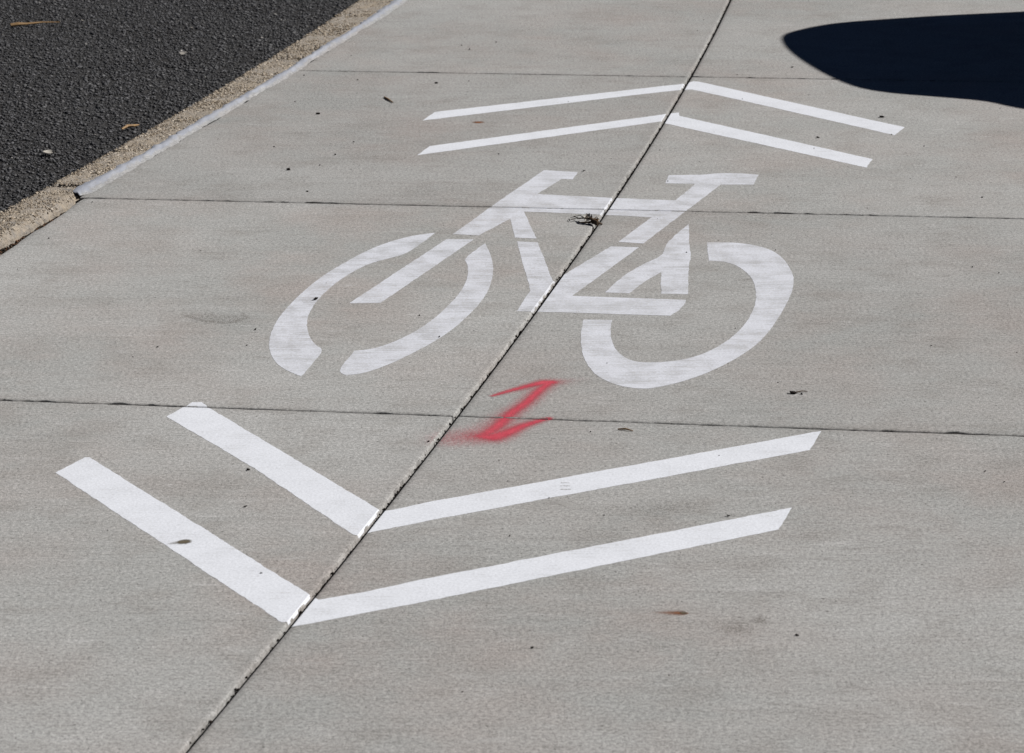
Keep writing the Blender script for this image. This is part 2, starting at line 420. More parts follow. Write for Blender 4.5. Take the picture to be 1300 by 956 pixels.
kr_ = np.where(yy < KJ, kerb_open(yy) - .006, kerb_sealed(yy) - .001); xx = kerb_left(yy) + .008 + t * (kr_ - kerb_left(yy) - .010)
ok = np.abs(yy - KJ) > .008; xx, yy = xx[ok], yy[ok]
sz = np.clip(rng.lognormal(math.log(.0028), .4, len(xx)), .0012, .0075)
stones('pebbles', M['kerb_stone'], kerb, np.stack([xx, yy], 1), .0065 - np.where(yy < KJ, np.interp(kerb_open(yy) - xx, [0, .003, .005, .0094, .0156, .023], [.026, .022, .014, .0064, .002, 0]), 0), sz, .55, None, .45)

# soil-filled gap between the near kerb stone and the slab, with crumbs
ysg = np.arange(5.0, 7.03, .012); gv = []; gw = [Wob(.03, 400 + i) for i in range(6)]
for y in ysg:
    l, r = float(kerb_open(y)) - .012, float(open_edge(y)) + .012
    gv += [(l + (r - l) * f, y, -.022 + .007 * float(gw[j](y)) - .006 * (f > .6)) for j, f in enumerate((0, .25, .5, .75, 1))]
F = [(i*5+j, i*5+j+1, (i+1)*5+j+1, (i+1)*5+j) for i in range(len(ysg)-1) for j in range(4)]
gap = tag(link('soil_strip', mesh('soil_strip', gv, F, True), M['soil']), kind='structure')
n = 900; yy = rng.uniform(6.0, 7.02, n); xx = kerb_open(yy) + .001 + rng.uniform(0, 1, n) * (open_edge(yy) - kerb_open(yy) - .002)
stones('crumbs', M['crumb'], gap, np.stack([xx, yy], 1), -.017 + 0 * xx, rng.uniform(.0015, .006, n), .7, None, .0)

# pale sealant smeared over the kerb joint, ending in a torn lip beside the sawn joint
ss = np.arange(6.985, 11.0, .008); sw = [Wob(.018, 420 + i) for i in range(12)]; sw2 = [Wob(.16, 440 + i) for i in range(4)]; rows = []
for y in ss:
    d = y - 6.985
    l = float(kerb_sealed(y)) + .001 + .0042 * float(sw[0](y)) + .003 * float(sw2[0](y)) - (.012 * max(0, float(sw[5](y * .45)) - .45) if y < 8.2 else 0)
    r = float(sealed_edge(y)) - .001 + .0022 * float(sw[1](y)) + .0045 * float(sw2[1](y)) - .002 * min(1, max(0, (y - 7.4)))
    if d < .05: l += .020 * (1 - d / .05) ** 2; r -= .014 * (1 - d / .05) ** 2
    hgt = .0045 * (.7 + .5 * float(sw2[2](y)))
    prof = [(0, .0068), (.08, .0078), (.28, .0082 + hgt * .2), (.46, .0064 + hgt * .3), (.60, .0044), (.76, .0028), (.90, .0014), (1, .0003)]
    rows.append([(l + (r - l) * f, y + .006 * float(sw[2](y + f * .1)), h + (.0009 * float(sw[3 + i % 6](y)) if 0 < i < 7 else 0)) for i, (f, h) in enumerate(prof)])
m = 8; V = [p for r_ in rows for p in r_]
F = [(i*m+j, i*m+j+1, (i+1)*m+j+1, (i+1)*m+j) for i in range(len(rows)-1) for j in range(m-1)] + [tuple(range(m))[::-1]]
sme = mesh('joint_sealant', V, F, True); attr(sme, 'across', [prof[i % 8][0] for i in range(len(V))])
seal = tag(link('joint_sealant', sme, M['sealant']), 'pale blue grey sealant bead smeared along kerb and path joint', 'sealant')

# ------------------------------------------------------------------ painted markings, draped over the slabs
def inside(P, x, y):
    c = False; j = len(P) - 1
    for i in range(len(P)):
        (x1, y1), (x2, y2) = P[i], P[j]
        if (y1 > y) != (y2 > y) and x < (x2 - x1) * (y - y1) / (y2 - y1) + x1: c = not c
        j = i
    return c
pw = Wob(.010, 500); pw2 = Wob(.035, 501); arc = [0.0]
def rough_outline(P, amp, step=.008):
    out = []
    for (x1, y1), (x2, y2) in zip(P, P[1:] + P[:1]):
        L = math.hypot(x2 - x1, y2 - y1); n = max(1, int(L / step)); nx, ny = (y2 - y1) / L, -(x2 - x1) / L
        for i in range(n):
            t = i / n; a = arc[0] + L * t
            o = amp * (float(pw(a)) + .7 * float(pw2(a))) * (1 if i else .3)
            out.append((x1 + (x2 - x1) * t + nx * o, y1 + (y2 - y1) * t + ny * o))
        arc[0] += L + .37
    return out
def smooth_outline(P, cycles=1, keep=52):
    """round only the gentle corners of a traced outline (curved wheel edges), keep the cut ends sharp"""
    for _ in range(cycles):
        out = []
        n = len(P)
        for i in range(n):
            a, b, c = P[i - 1], P[i], P[(i + 1) % n]
            v1 = (b[0] - a[0], b[1] - a[1]); v2 = (c[0] - b[0], c[1] - b[1])
            ang = abs(math.degrees(math.atan2(v1[0] * v2[1] - v1[1] * v2[0], v1[0] * v2[0] + v1[1] * v2[1])))
            if ang > keep: out.append(b)
            else: out += [(b[0] - v1[0] * .25, b[1] - v1[1] * .25), (b[0] + v2[0] * .25, b[1] + v2[1] * .25)]
        P = out
    return P
LIFT = .0003
def drape(name, P, mat, parent, side=None, lift=LIFT):
    """flat paint of outline P on the slabs; side -1/+1 keeps what lies left/right of the long joint"""
    xs = [p[0] for p in P]; ysp = [p[1] for p in P]; x0, x1, y0, y1 = min(xs) - .02, max(xs) + .02, min(ysp) - .02, max(ysp) + .02
    verts = [Vector(p) for p in P]; edges = [(i, (i + 1) % len(P)) for i in range(len(P))]
    def poly(pts):
        if len(pts) < 2: return
        b = len(verts); verts.extend(Vector(p) for p in pts); edges.extend((b + i, b + i + 1) for i in range(len(pts) - 1))
    yy = np.linspace(y0, y1, 60)
    for s in (-1, 1):
        for o in LR:
            q = [(float(jx(y)) + s * o / .982, y) for y in yy]; poly([p for p in q if x0 < p[0] < x1])
        for k in range(len(TJ)):
            xx = np.linspace(x0, x1, 30)
            for o in TR:
                q = [(x, float(tj(k, x)) + s * o) for x in xx]; poly([p for p in q if y0 < p[1] < y1])
    r = delaunay_2d_cdt(verts, edges, [], 0, 1e-6)
    vo, fo = r[0], r[2]; keep = []
    for f in fo:
        cx = sum(vo[i].x for i in f) / len(f); cy = sum(vo[i].y for i in f) / len(f)
        d = (cx - float(jx(cy))) * .982
        if abs(d) < LR[0] or (side == -1 and d > 0) or (side == 1 and d < 0): continue
        if any(abs(cy - float(tj(k, cx))) < TR[0] for k in range(len(TJ))): continue
        if inside(P, cx, cy): keep.append(f)
    used = sorted({i for f in keep for i in f}); mp = {v: i for i, v in enumerate(used)}
    zz = surf([vo[i].x for i in used], [vo[i].y for i in used])
    V = [(vo[i].x, vo[i].y, float(zz[j]) + lift) for j, i in enumerate(used)]
    return link(name, mesh(name, V, [[mp[i] for i in f] for f in keep]), mat, parent)
SHAPES = {
 'rear_a': [(-0.1652,6.6428), (-0.2089,6.6199), (-0.2436,6.5858), (-0.2827,6.5320), (-0.3128,6.4723), (-0.3394,6.4094), (-0.3700,6.3308), (-0.3925,6.2621), (-0.4181,6.1688), (-0.4376,6.0740), (-0.4521,5.9895), (-0.4615,5.9109), (-0.4650,5.8233), (-0.4622,5.7522), (-0.4522,5.6826), (-0.4361,5.6247), (-0.4141,5.5811), (-0.3870,5.5480), (-0.3703,5.6365), (-0.3557,5.7224), (-0.3727,5.7557), (-0.3862,5.8018), (-0.3965,5.8650), (-0.4005,5.9294), (-0.3987,6.0047), (-0.3895,6.0799), (-0.3757,6.1508), (-0.3543,6.2355), (-0.3268,6.3140), (-0.2977,6.3752), (-0.2567,6.4202), (-0.2255,6.4527), (-0.1956,6.5409)],
 'rear_b': [(-0.0580,6.5476), (-0.0477,6.4745), (-0.0401,6.3880), (-0.0386,6.3036), (-0.0432,6.2009), (-0.0553,6.1014), (-0.0748,6.0104), (-0.0986,5.9202), (-0.1221,5.8450), (-0.1546,5.7663), (-0.1912,5.6929), (-0.2272,5.6281), (-0.2542,5.5911), (-0.2766,5.5662), (-0.3042,5.5530), (-0.3231,5.5811), (-0.2980,5.7172), (-0.2647,5.7276), (-0.2231,5.7804), (-0.1863,5.8522), (-0.1539,5.9388), (-0.1259,6.0411), (-0.1046,6.1408), (-0.0930,6.2314), (-0.0904,6.3140), (-0.0939,6.3773), (-0.1020,6.4159)],
 'fork': [(-0.1403,6.5858), (-0.0825,6.5813), (-0.2612,6.0624), (-0.3246,6.0585)],
 'upper': [(-0.1285,6.6276), (-0.0716,6.6170), (-0.0035,6.7694), (0.0058,6.5974), (0.0526,6.5904), (0.0264,6.8376), (0.2021,6.8071), (0.3093,6.7827), (0.2282,6.5598), (0.2809,6.5459), (0.4824,7.1021), (0.5576,7.1021), (0.5780,7.2039), (0.5380,7.2196), (0.4956,7.2221), (0.4392,7.2055), (0.3673,7.1997), (0.3542,7.1158), (0.4241,7.1101), (0.3701,6.9447), (0.2325,6.9687), (0.0575,7.0076), (0.1156,7.1612), (0.1421,7.1563), (0.1550,7.2337), (0.0756,7.2537), (-0.0434,6.8965)],
 'lower': [(0.0101,6.5646), (0.0554,6.5556), (0.0838,6.2297), (0.2111,6.5212), (0.2709,6.5116), (0.1210,6.1148), (0.3483,6.0845), (0.3455,6.0623), (0.3301,6.0060), (0.3109,5.9657), (0.0089,6.0007), (0.0374,6.1563)],
 'pedal': [(0.3878,6.7213), (0.3778,6.5144), (0.3780,6.4346), (0.3682,6.3573), (0.3542,6.1269), (0.3003,6.1312), (0.3080,6.3009), (0.2755,6.2392), (0.2366,6.1355), (0.1879,6.1416), (0.2220,6.2563), (0.2695,6.3638), (0.3170,6.4393), (0.3261,6.5144), (0.3372,6.5716)],
 'front': [(0.4185,6.5554), (0.4639,6.5578), (0.5025,6.5439), (0.5368,6.5140), (0.5609,6.4640), (0.5743,6.3904), (0.5795,6.3032), (0.5760,6.2182), (0.5613,6.1210), (0.5409,6.0286), (0.5203,5.9426), (0.4961,5.8513), (0.4666,5.7626), (0.4310,5.6852), (0.3919,5.6167), (0.3493,5.5564), (0.3030,5.5058), (0.2683,5.4807), (0.2438,5.4675), (0.2106,5.4758), (0.1827,5.5007), (0.1551,5.5513), (0.1411,5.6167), (0.1329,5.6870), (0.1308,5.7772), (0.1334,5.8513), (0.1403,5.9368), (0.1965,5.9349), (0.1904,5.8701), (0.1894,5.8048), (0.1947,5.7318), (0.2079,5.6781), (0.2288,5.6428), (0.2606,5.6376), (0.3003,5.6464), (0.3360,5.6693), (0.3733,5.7138), (0.4073,5.7772), (0.4376,5.8513), (0.4648,5.9464), (0.4835,6.0445), (0.4921,6.1251), (0.4945,6.2077), (0.4891,6.2818), (0.4722,6.3509), (0.4473,6.3904), (0.4119,6.3992)],
 'c1': [(-0.2271,7.8170), (-0.1982,7.9242), (0.4615,8.2954), (0.4871,8.3267), (0.5026,8.3213), (0.9837,7.7360), (0.9474,7.6427), (0.6484,8.0110), (0.4781,8.2143), (0.4438,8.2080), (0.3103,8.1347)],
 'c2': [(-0.2279,7.4150), (-0.2007,7.5174), (0.3881,7.8947), (0.3954,7.9035), (0.4275,7.9163), (0.4268,7.8751), (0.8636,7.3725), (0.8384,7.2789), (0.6154,7.5290), (0.4458,7.7162), (0.3793,7.7901), (0.3757,7.8064), (0.2966,7.7539)],
 'c3': [(-0.6086,5.2996), (-0.5785,5.3666), (-0.5716,5.3853), (-0.5548,5.3863), (-0.5415,5.3571), (-0.2113,4.7928), (-0.2036,4.7904), (-0.1838,4.8005), (-0.1402,4.8307), (0.5370,5.2159), (0.5072,5.1075), (-0.1378,4.7397), (-0.2267,4.6826), (-0.2385,4.6696), (-0.2494,4.6751), (-0.4269,5.0018)],
 'c4': [(-0.7599,4.9847), (-0.7226,5.0677), (-0.7134,5.0677), (-0.3007,4.4061), (-0.2868,4.3866), (-0.2233,4.4175), (-0.1308,4.4761), (0.4510,4.8064), (0.4205,4.6997), (-0.1283,4.3790), (-0.2193,4.3294), (-0.3221,4.2726), (-0.3268,4.2954), (-0.3349,4.2935)],
}

def shape(k, amp, smooth=0): return rough_outline(smooth_outline(SHAPES[k], smooth), amp)

bike = empty('bicycle_marking', (.09, 6.3, 0))
tag(bike, 'worn white stencilled bicycle symbol painted across the long path joint', 'road marking')
def child(k, name, smooth, amp=.0008):
    o = drape(name, shape(k, amp, smooth), M['worn_paint'], None); o.parent = bike; o.matrix_parent_inverse = Matrix.Translation((-.09, -6.3, 0)); return o
child('rear_a', 'wheel_arc', 2); child('rear_b', 'wheel_arc', 2); child('fork', 'fork', 0)
child('upper', 'frame_with_handlebar_and_saddle', 0); child('lower', 'lower_frame', 0); child('pedal', 'crank', 1); child('front', 'wheel_arc', 2)
for k, lab in (('c1', 'farthest white chevron stripe, its right arm ending below the dark shadow'),
               ('c2', 'white chevron stripe just above the bicycle symbol, pointing away'),
               ('c3', 'white chevron stripe just below the red sprayed mark, pointing towards the viewer'),
               ('c4', 'nearest white chevron stripe, lowest on the path, with a brown leaf stain')):
    P = shape(k, .0010); cx = sum(p[0] for p in P) / len(P); cy = sum(p[1] for p in P) / len(P)
    e = empty('chevron_marking', (cx, cy, 0)); tag(e, lab, 'road marking', 'white chevron stripes at the two ends of the symbol')
    for s in (-1, 1):
        o = drape('arm', P, M['paint'], None, s); o.parent = e; o.matrix_parent_inverse = Matrix.Translation((-cx, -cy, 0))

# ------------------------------------------------------------------ sprayed and stained patches
def patch(name, x0, x1, y0, y1, step, cover, mat, lift, cut=.02):
    xs = np.arange(x0, x1 + step / 2, step); ysq = np.arange(y0, y1 + step / 2, step)
    x, y = np.meshgrid(xs, ysq); c = cover(x, y)
    idx = np.arange(x.size).reshape(x.shape)
    F = np.stack([idx[:-1, :-1], idx[:-1, 1:], idx[1:, 1:], idx[1:, :-1]], -1).reshape(-1, 4)
    cf = c.ravel()[F].max(1); cxm = x.ravel()[F].mean(1); cym = y.ravel()[F].mean(1)
    bad = np.abs((cxm - jx(cym)) * .982) < LR[0] + step * .6
    for k in range(len(TJ)): bad |= np.abs(cym - tj(k, cxm)) < TR[0]
    F = F[(cf > cut) & ~bad]
    used, inv = np.unique(F, return_inverse=True); V = np.stack([x.ravel(), y.ravel(), surf(x, y).ravel() + lift], 1)[used]
    me = fast_mesh(name, V, inv.reshape(F.shape)); attr(me, 'cover', c.ravel()[used])
    return link(name, me, mat)
def seg_dist(x, y, pts, radii):
    """smallest distance to a stroke, in units of the stroke's local radius"""
    best = np.full(x.shape, 1e9)
    for (a, b, ra_, rb) in zip(pts[:-1], pts[1:], radii[:-1], radii[1:]):
        dx, dy = b[0] - a[0], b[1] - a[1]; t = np.clip(((x - a[0]) * dx + (y - a[1]) * dy) / (dx * dx + dy * dy), 0, 1)
        d = np.hypot(x - a[0] - t * dx, y - a[1] - t * dy) / (ra_ + (rb - ra_) * t); best = np.minimum(best, d)
    return best
SA = [(-.0353, 5.4245), (-.0039, 5.4557), (.0258, 5.4831), (.0578, 5.5094), (.0721, 5.5094)]
SB = [(.0667, 5.5024), (.0494, 5.4557), (.0254, 5.3817), (0, 5.3225), (-.0247, 5.2454), (-.0471, 5.1951)]
SC = [(-.0583, 5.1858), (-.0319, 5.1765), (-.0094, 5.2013), (.0191, 5.2441), (.0479, 5.274), (.0652, 5.2888)]
def spray_cover(x, y):
    g = lambda d, p=2: np.exp(-d ** p)
    c = .80 * g(seg_dist(x, y, SA, [.006, .0085, .010, .011, .009]), 1.45)
    c = np.maximum(c, .66 * g(seg_dist(x, y, SB, [.008, .009, .010, .011, .013, .012]), 1.45))
    c = np.maximum(c, .85 * g(seg_dist(x, y, SC, [.012, .016, .014, .012, .010, .007]), 1.45))
    mist = .30 * g(seg_dist(x, y, SB, [.03, .03, .03, .035, .05, .06]), 1.5) + .20 * g(seg_dist(x, y, [(-.05, 5.185), (-.11, 5.164)], [.035, .05]), 1.6) + .12 * g(seg_dist(x, y, [(.07, 5.51), (.13, 5.53)], [.02, .03]), 1.6)
    return np.clip(c * np.clip((x + .075) / .05, .25, 1) + mist, 0, 1)
tag(patch('spray_mark', -.24, .22, 5.02, 5.64, .003, spray_cover, M['spray'], .0005, .035), 'fuzzy red spray paint zigzag mark beside the joint crossing', 'spray mark')
def ell(cx, cy, rx, ry, rot=0, p=2, amp=1.0, seed=None, rag=0):
    ca, sa = math.cos(rot), math.sin(rot); w1 = Wob(.8, seed or 1)
    def f(x, y):
        u = ((x - cx) * ca + (y - cy) * sa) / rx; v = (-(x - cx) * sa + (y - cy) * ca) / ry
        r = np.hypot(u, v) * (1 + rag * w1(np.arctan2(v, u) * 2.0)); return amp * np.exp(-r ** p)
    return f
def rust_cover(x, y):
    t = (x - .1941) / (.2563 - .1941); w = .004 + .006 * np.clip(t, 0, 1)
    return np.clip(t, 0, 1) ** 1.1 * np.where((t > 0) & (t < 1.04), 1, 0) * np.exp(-((y - 4.334 + .004 * t) / (w * np.sqrt(np.clip(1.06 - np.clip(t, 0, 1.05) ** 8, .02, 1)))) ** 2)
rust = tag(patch('rust_stain', .18, .275, 4.30, 4.37, .002, rust_cover, M['rust'], .0004), 'orange brown rust streak on the bare concrete below the nearest chevron', 'stain')
dk = (patch('dark_end', .235, .265, 4.31, 4.35, .0015, ell(.2515, 4.3305, .0052, .0055, 0, 3, .95, 4, .2), M['brown'], .0008)); dk.parent = rust; tag(dk, 'dark brown end of the rust streak')
def scuff_cover(x, y):
    a = ell(-.58, 5.945, .075, .045, -.25, 3, .22, 5, .25)(x, y)
    rim = seg_dist(x, y, [(-.647, 5.971), (-.60, 5.927), (-.552, 5.909), (-.519, 5.950), (-.53, 5.985)], [.004, .006, .006, .005, .004])
    return a + .16 * np.exp(-rim ** 2)
tag(patch('shoe_scuff', -.70, -.47, 5.86, 6.04, .003, scuff_cover, M['scuff'], .0004, .03), 'dark grey scuff on the concrete left of the bicycle wheel', 'stain')
tag(patch('dirt_stain', .26, .42, 4.20, 4.36, .003, lambda x, y: ell(.325, 4.268, .03, .03, 0, 2, .26, 9, .3)(x, y) + ell(.362, 4.302, .012, .016, 0, 2, .36, 10, .3)(x, y), M['scuff'], .0004, .04), 'small blotchy dirt stain right of the rust streak', 'stain')
tag(patch('leaf_stain', -.55, -.48, 4.61, 4.67, .0015, lambda x, y: np.clip(ell(-.511, 4.642, .0105, .010, .35, 4, 1.0, 3, .15)(x, y) + ell(-.524, 4.636, .013, .006, .4, 2, .5)(x, y), 0, 1), M['brown'], .0008), 'brown leaf stain on the left arm of the nearest chevron', 'stain')
tag(patch('brown_patch', .05, .42, 4.72, 4.92, .005, lambda x, y: ell(.22, 4.80, .13, .05, .25, 2, .17, 12, .3)(x, y), M['scuff'], .0004, .03), 'faint brown dirt patch between the two near chevrons', 'stain')
tag(patch('orange_fleck', -.115, -.06, 7.76, 7.83, .002, lambda x, y: ell(-.084, 7.797, .013, .010, .3, 2.5, 1.0, 14, .2)(x, y), M['rust'], .0004), 'orange leaf fleck on concrete between the two far chevrons', 'stain')
tag(patch('scratch_mark', .07, .11, 4.88, 4.94, .0012, lambda x, y: sum(np.where(np.abs(x - .0875) < .007 + i * .001, .42, 0) * np.exp(-((y - yy_) / .0022) ** 2) for i, yy_ in enumerate((4.931, 4.915, 4.897))), M['scuff'], .0008), 'three short grey scratches on the right arm of the third chevron', 'stain')

# ------------------------------------------------------------------ debris
def clod_mesh(size, seed, flat=.75, sub=1):
    bm = bmesh.new(); bmesh.ops.create_icosphere(bm, subdivisions=sub, radius=1); r = random.Random(seed)
    for v in bm.verts:
        v.co *= r.uniform(.35, 1.35); v.co.x *= r.uniform(.9, 1.1)
    zmin = min(v.co.z for v in bm.verts)
    for v in bm.verts: v.co = Vector((v.co.x * size * 1.45, v.co.y * size * .9, (v.co.z - zmin * .8) * size * flat))
    me = bpy.data.meshes.new('dirt_clod'); bm.to_mesh(me); bm.free(); return me
clods = [((-.5274, 7.2537), .0075, .95, 'largest dark dirt clod on bare concrete between the kerb and the painted handlebar'),
         ((-.3939, 6.0833), .0065, .8, 'dark dirt crumb lying on the paint of the left bicycle wheel'),
         ((-.4948, 7.8967), .0062, .7, 'dark crumb on concrete left of the farthest chevron tip'),
         ((-.2024, 8.2976), .0052, .6, 'dark crumb on concrete above the left arm of the farthest chevron'),
         ((.941, 7.8576), .0085, .5, 'flat dark crumb just above the right tip of the farthest chevron'),
         ((.754, 7.6124), .0060, .6, 'dark crumb between the right arms of the far chevrons'),
         ((.5071, 5.4377), .0075, .5, 'dark crumb with a short tail right of the bicycle wheel'),
         ((.5223, 5.4328), .0036, .7, 'tiny dark crumb beside the tailed crumb, right of the bicycle'),
         ((.7696, 8.5218), .0060, .5, 'dark crumb just below the rounded tip of the shadow'),
         ((.1696, 7.2403), .0042, .7, 'dark crumb beside the end of the painted handlebar'),
         ((-.4405, 4.9985), .0045, .7, 'upper dark crumb between the left arms of the near chevrons'),
         ((-.4295, 4.8083), .0036, .7, 'lower dark crumb between the left arms of the near chevrons'),
         ((.0291, 4.1911), .0034, .7, 'dark crumb on concrete below the nearest chevron, left of the rust streak'),
         ((.4089, 4.2404), .0042, .5, 'flat dark crumb at the lower right, beyond the dirt stain'),
         ((.3459, 4.7619), .0042, .8, 'dark crumb touching the upper edge of the nearest chevron')]
for i, ((x, y), s, fl, lab) in enumerate(clods):
    o = link('dirt_clod', clod_mesh(s * .68, i + 31, fl), M['clod']); o.location = (x, y, .0005 + (.0008 if i == 1 else 0)); o.rotation_euler = (0, 0, .5 * math.sin(i * 1.7))
    tag(o, lab, 'dirt clod', 'dark crumbs scattered on the path')
gp = [(-.4252, 7.4185), (-.3881, 7.5605), (-.5792, 7.5076), (-.4561, 7.3042), (-.4689, 7.0304), (-.5641, 8.0495), (-.1815, 5.9651), (-.1397, 5.8121), (-.9477, 6.9255), (-.998, 6.589), (-.1164, 8.33), (-.4493, 8.6915), (-.1434, 8.847), (-.1202, 8.7866), (-.4963, 5.8623), (-.5041, 5.7519), (-.672, 5.7411), (1.0038, 7.5129), (1.0682, 6.9718), (-.0323, 7.4246), (-.4152, 8.3409), (-.5634, 8.4066), (-.045, 8.8959), (-.139, 5.0879), (-.1433, 5.1536)]
gs = list(rng.uniform(.0020, .0032, len(gp)))
for _ in range(110):
    y = rng.uniform(4, 9.7); x = rng.uniform(-.172, .172) * y
    if x > sealed_edge(y) + .03: gp.append((x, y)); gs.append(rng.uniform(.0008, .0019))
gp = np.array(gp); gs = np.array(gs)
o = stones('grit', M['clod'], None, gp, np.full(len(gp), .001), gs, .8, None, -.2)
tag(o, 'fine dark grit scattered over the concrete path', 'grit')

def tube(bm, pts, radii, sides=6):
    rings = []
    for i, p in enumerate(pts):
        p = Vector(p); d = (Vector(pts[min(i + 1, len(pts) - 1)]) - Vector(pts[max(i - 1, 0)])).normalized()
        a = d.cross(Vector((0, 0, 1))).normalized(); b = d.cross(a)
        rings.append([bm.verts.new(p + (a * math.cos(q) + b * math.sin(q)) * radii[i]) for q in [2 * math.pi * j / sides for j in range(sides)]])
    for r1, r2 in zip(rings[:-1], rings[1:]):
        for j in range(sides): bm.faces.new((r1[j], r1[(j + 1) % sides], r2[(j + 1) % sides], r2[j]))
    bm.faces.new(rings[0][::-1]); bm.faces.new(rings[-1])
def tube_obj(name, pts, radii, mat, parent=None):
    bm = bmesh.new(); tube(bm, pts, radii); me = bpy.data.meshes.new(name); bm.to_mesh(me); bm.free(); return link(name, me, mat, parent)
def leaf_mesh(name, L, W, curl, seed):
    """a curled, slightly thick dry leaf lying on the ground"""
    r = random.Random(seed); V = []; F = []; nu_, nv_ = 9, 5
    for t in (0, 1):
        for i in range(nu_):
            u = i / (nu_ - 1); w = W * math.sin(math.pi * min(1, u * .92 + .05)) ** .8
            for j in range(nv_):
                v = j / (nv_ - 1) * 2 - 1
                V.append(((u - .5) * L, v * w * .5, .001 + curl * (v * v * .7 + (u - .5) ** 2) + r.uniform(0, .0006) - t * .0005))
    q = nu_ * nv_
    for i in range(nu_ - 1):
        for j in range(nv_ - 1):
            a = i * nv_ + j; F += [(a, a + nv_, a + nv_ + 1, a + 1), (q + a, q + a + 1, q + a + nv_ + 1, q + a + nv_)]
    return mesh(name, V, F, True)
tw = empty('twig_tuft', (.165, 6.735, 0)); tag(tw, 'dry twig tuft lying against the long joint under the painted top tube', 'twig')
def at0(o, e): o.parent = e; o.matrix_parent_inverse = Matrix.Translation([-c for c in e.location]); return o
at0(tube_obj('stem', [(.197, 6.712, .002), (.186, 6.704, .008), (.172, 6.722, .012), (.158, 6.736, .010), (.142, 6.748, .006)], [.0022, .003, .0025, .0018, .0008], M['twig']), tw)
at0(tube_obj('stem', [(.188, 6.700, .003), (.176, 6.715, .006), (.160, 6.716, .005), (.146, 6.724, .003)], [.0025, .003, .002, .0008], M['twig']), tw)
for i, p in enumerate([[(.160, 6.735, .010), (.150, 6.757, .011), (.136, 6.768, .006)], [(.150, 6.742, .007), (.138, 6.752, .009), (.129, 6.770, .003)], [(.166, 6.728, .011), (.164, 6.752, .016), (.172, 6.765, .010)], [(.176, 6.718, .010), (.186, 6.738, .012), (.192, 6.748, .004)], [(.14, 6.746, .006), (.131, 6.742, .006), (.124, 6.757, .002)]]):
    at0(tube_obj('twiglet', p, [.0012, .0009, .0005], M['twig']), tw)
lf = link('leaf_scrap', leaf_mesh('leaf_scrap', .022, .02, .012, 3), M['paleleaf']); lf.location = (.167, 6.737, .004); lf.rotation_euler = (.2, -.3, 1.0); at0(lf, tw)
lf = link('leaf_scrap', leaf_mesh('leaf_scrap', .018, .012, .010, 4), M['dryleaf']); lf.location = (.180, 6.722, .003); lf.rotation_euler = (0, .2, .3); at0(lf, tw)
tag(tube_obj('twig', [(-.3345, 8.108, .002), (-.323, 8.075, .003), (-.309, 8.037, .002)], [.0018, .0024, .0012], M['dryleaf']), 'short brown twig on concrete left of the far chevrons', 'twig')
tag(tube_obj('twig', [(.184, 5.222, .0015), (.197, 5.219, .003), (.210, 5.212, .0015)], [.0012, .0018, .0008], M['dryleaf']), 'tiny brown twig just below the sawn joint right of the red mark', 'twig')
tag(tube_obj('twig', [(.512, 5.438, .003), (.524, 5.446, .003), (.534, 5.450, .001)], [.0012, .0010, .0006], M['twig']), 'thin dark stalk attached to the tailed crumb right of bicycle', 'twig')
za = lambda y: float(asphalt_z(y)) + .004
st1 = tag(tube_obj('straw', [(-1.490, 9.262, za(9.26) + .004), (-1.468, 9.270, za(9.27) + .006), (-1.446, 9.278, za(9.28) + .005), (-1.40, 9.300, za(9.3) + .006), (-1.352, 9.318, za(9.32) + .003)], [.0055, .006, .004, .0024, .0012], M['straw']), 'long golden straw lying on the asphalt at far left', 'straw')
st2 = tag(tube_obj('straw', [(-.992, 7.852, za(7.85) + .003), (-.980, 7.872, za(7.87) + .007), (-.966, 7.880, za(7.88) + .006), (-.954, 7.902, za(7.9) + .003)], [.0022, .0042, .0036, .0014], M['straw']), 'short bent golden straw on the asphalt close to kerb', 'straw')
lf = link('pale_leaf', leaf_mesh('pale_leaf', .028, .028, .006, 8), M['paleleaf']); lf.location = (-1.140, 7.591, za(7.59)); lf.rotation_euler = (.1, 0, .3)
tag(lf, 'small pale dry leaf on the asphalt left of the kerb', 'leaf')
for (x, y), s, lab in (((-.9499, 9.2263), .006, 'white pebble on the asphalt nearest the kerb at top'), ((-.9348, 8.8424), .0085, 'pinkish white pebble on the asphalt midway up the kerb'), ((-1.2898, 9.3437), .006, 'white pebble on the asphalt right of the long straw')):
    o = link('pebble', clod_mesh(s, int(s * 9e4), .6), M['paleleaf']); o.location = (x, y, za(y)); tag(o, lab, 'pebble', 'pale pebbles on the road')
# crack and torn pocket in the kerb joint
n = 60; yy = KJ + rng.normal(0, .008, n); xx = -1.0 - np.abs(rng.normal(0, .02, n))
stones('crack_crumbs', M['crumb'], kerb, np.stack([xx, yy], 1), np.full(n, .004), rng.uniform(.002, .005, n), .6, rng.uniform(0, .6, n), .4)

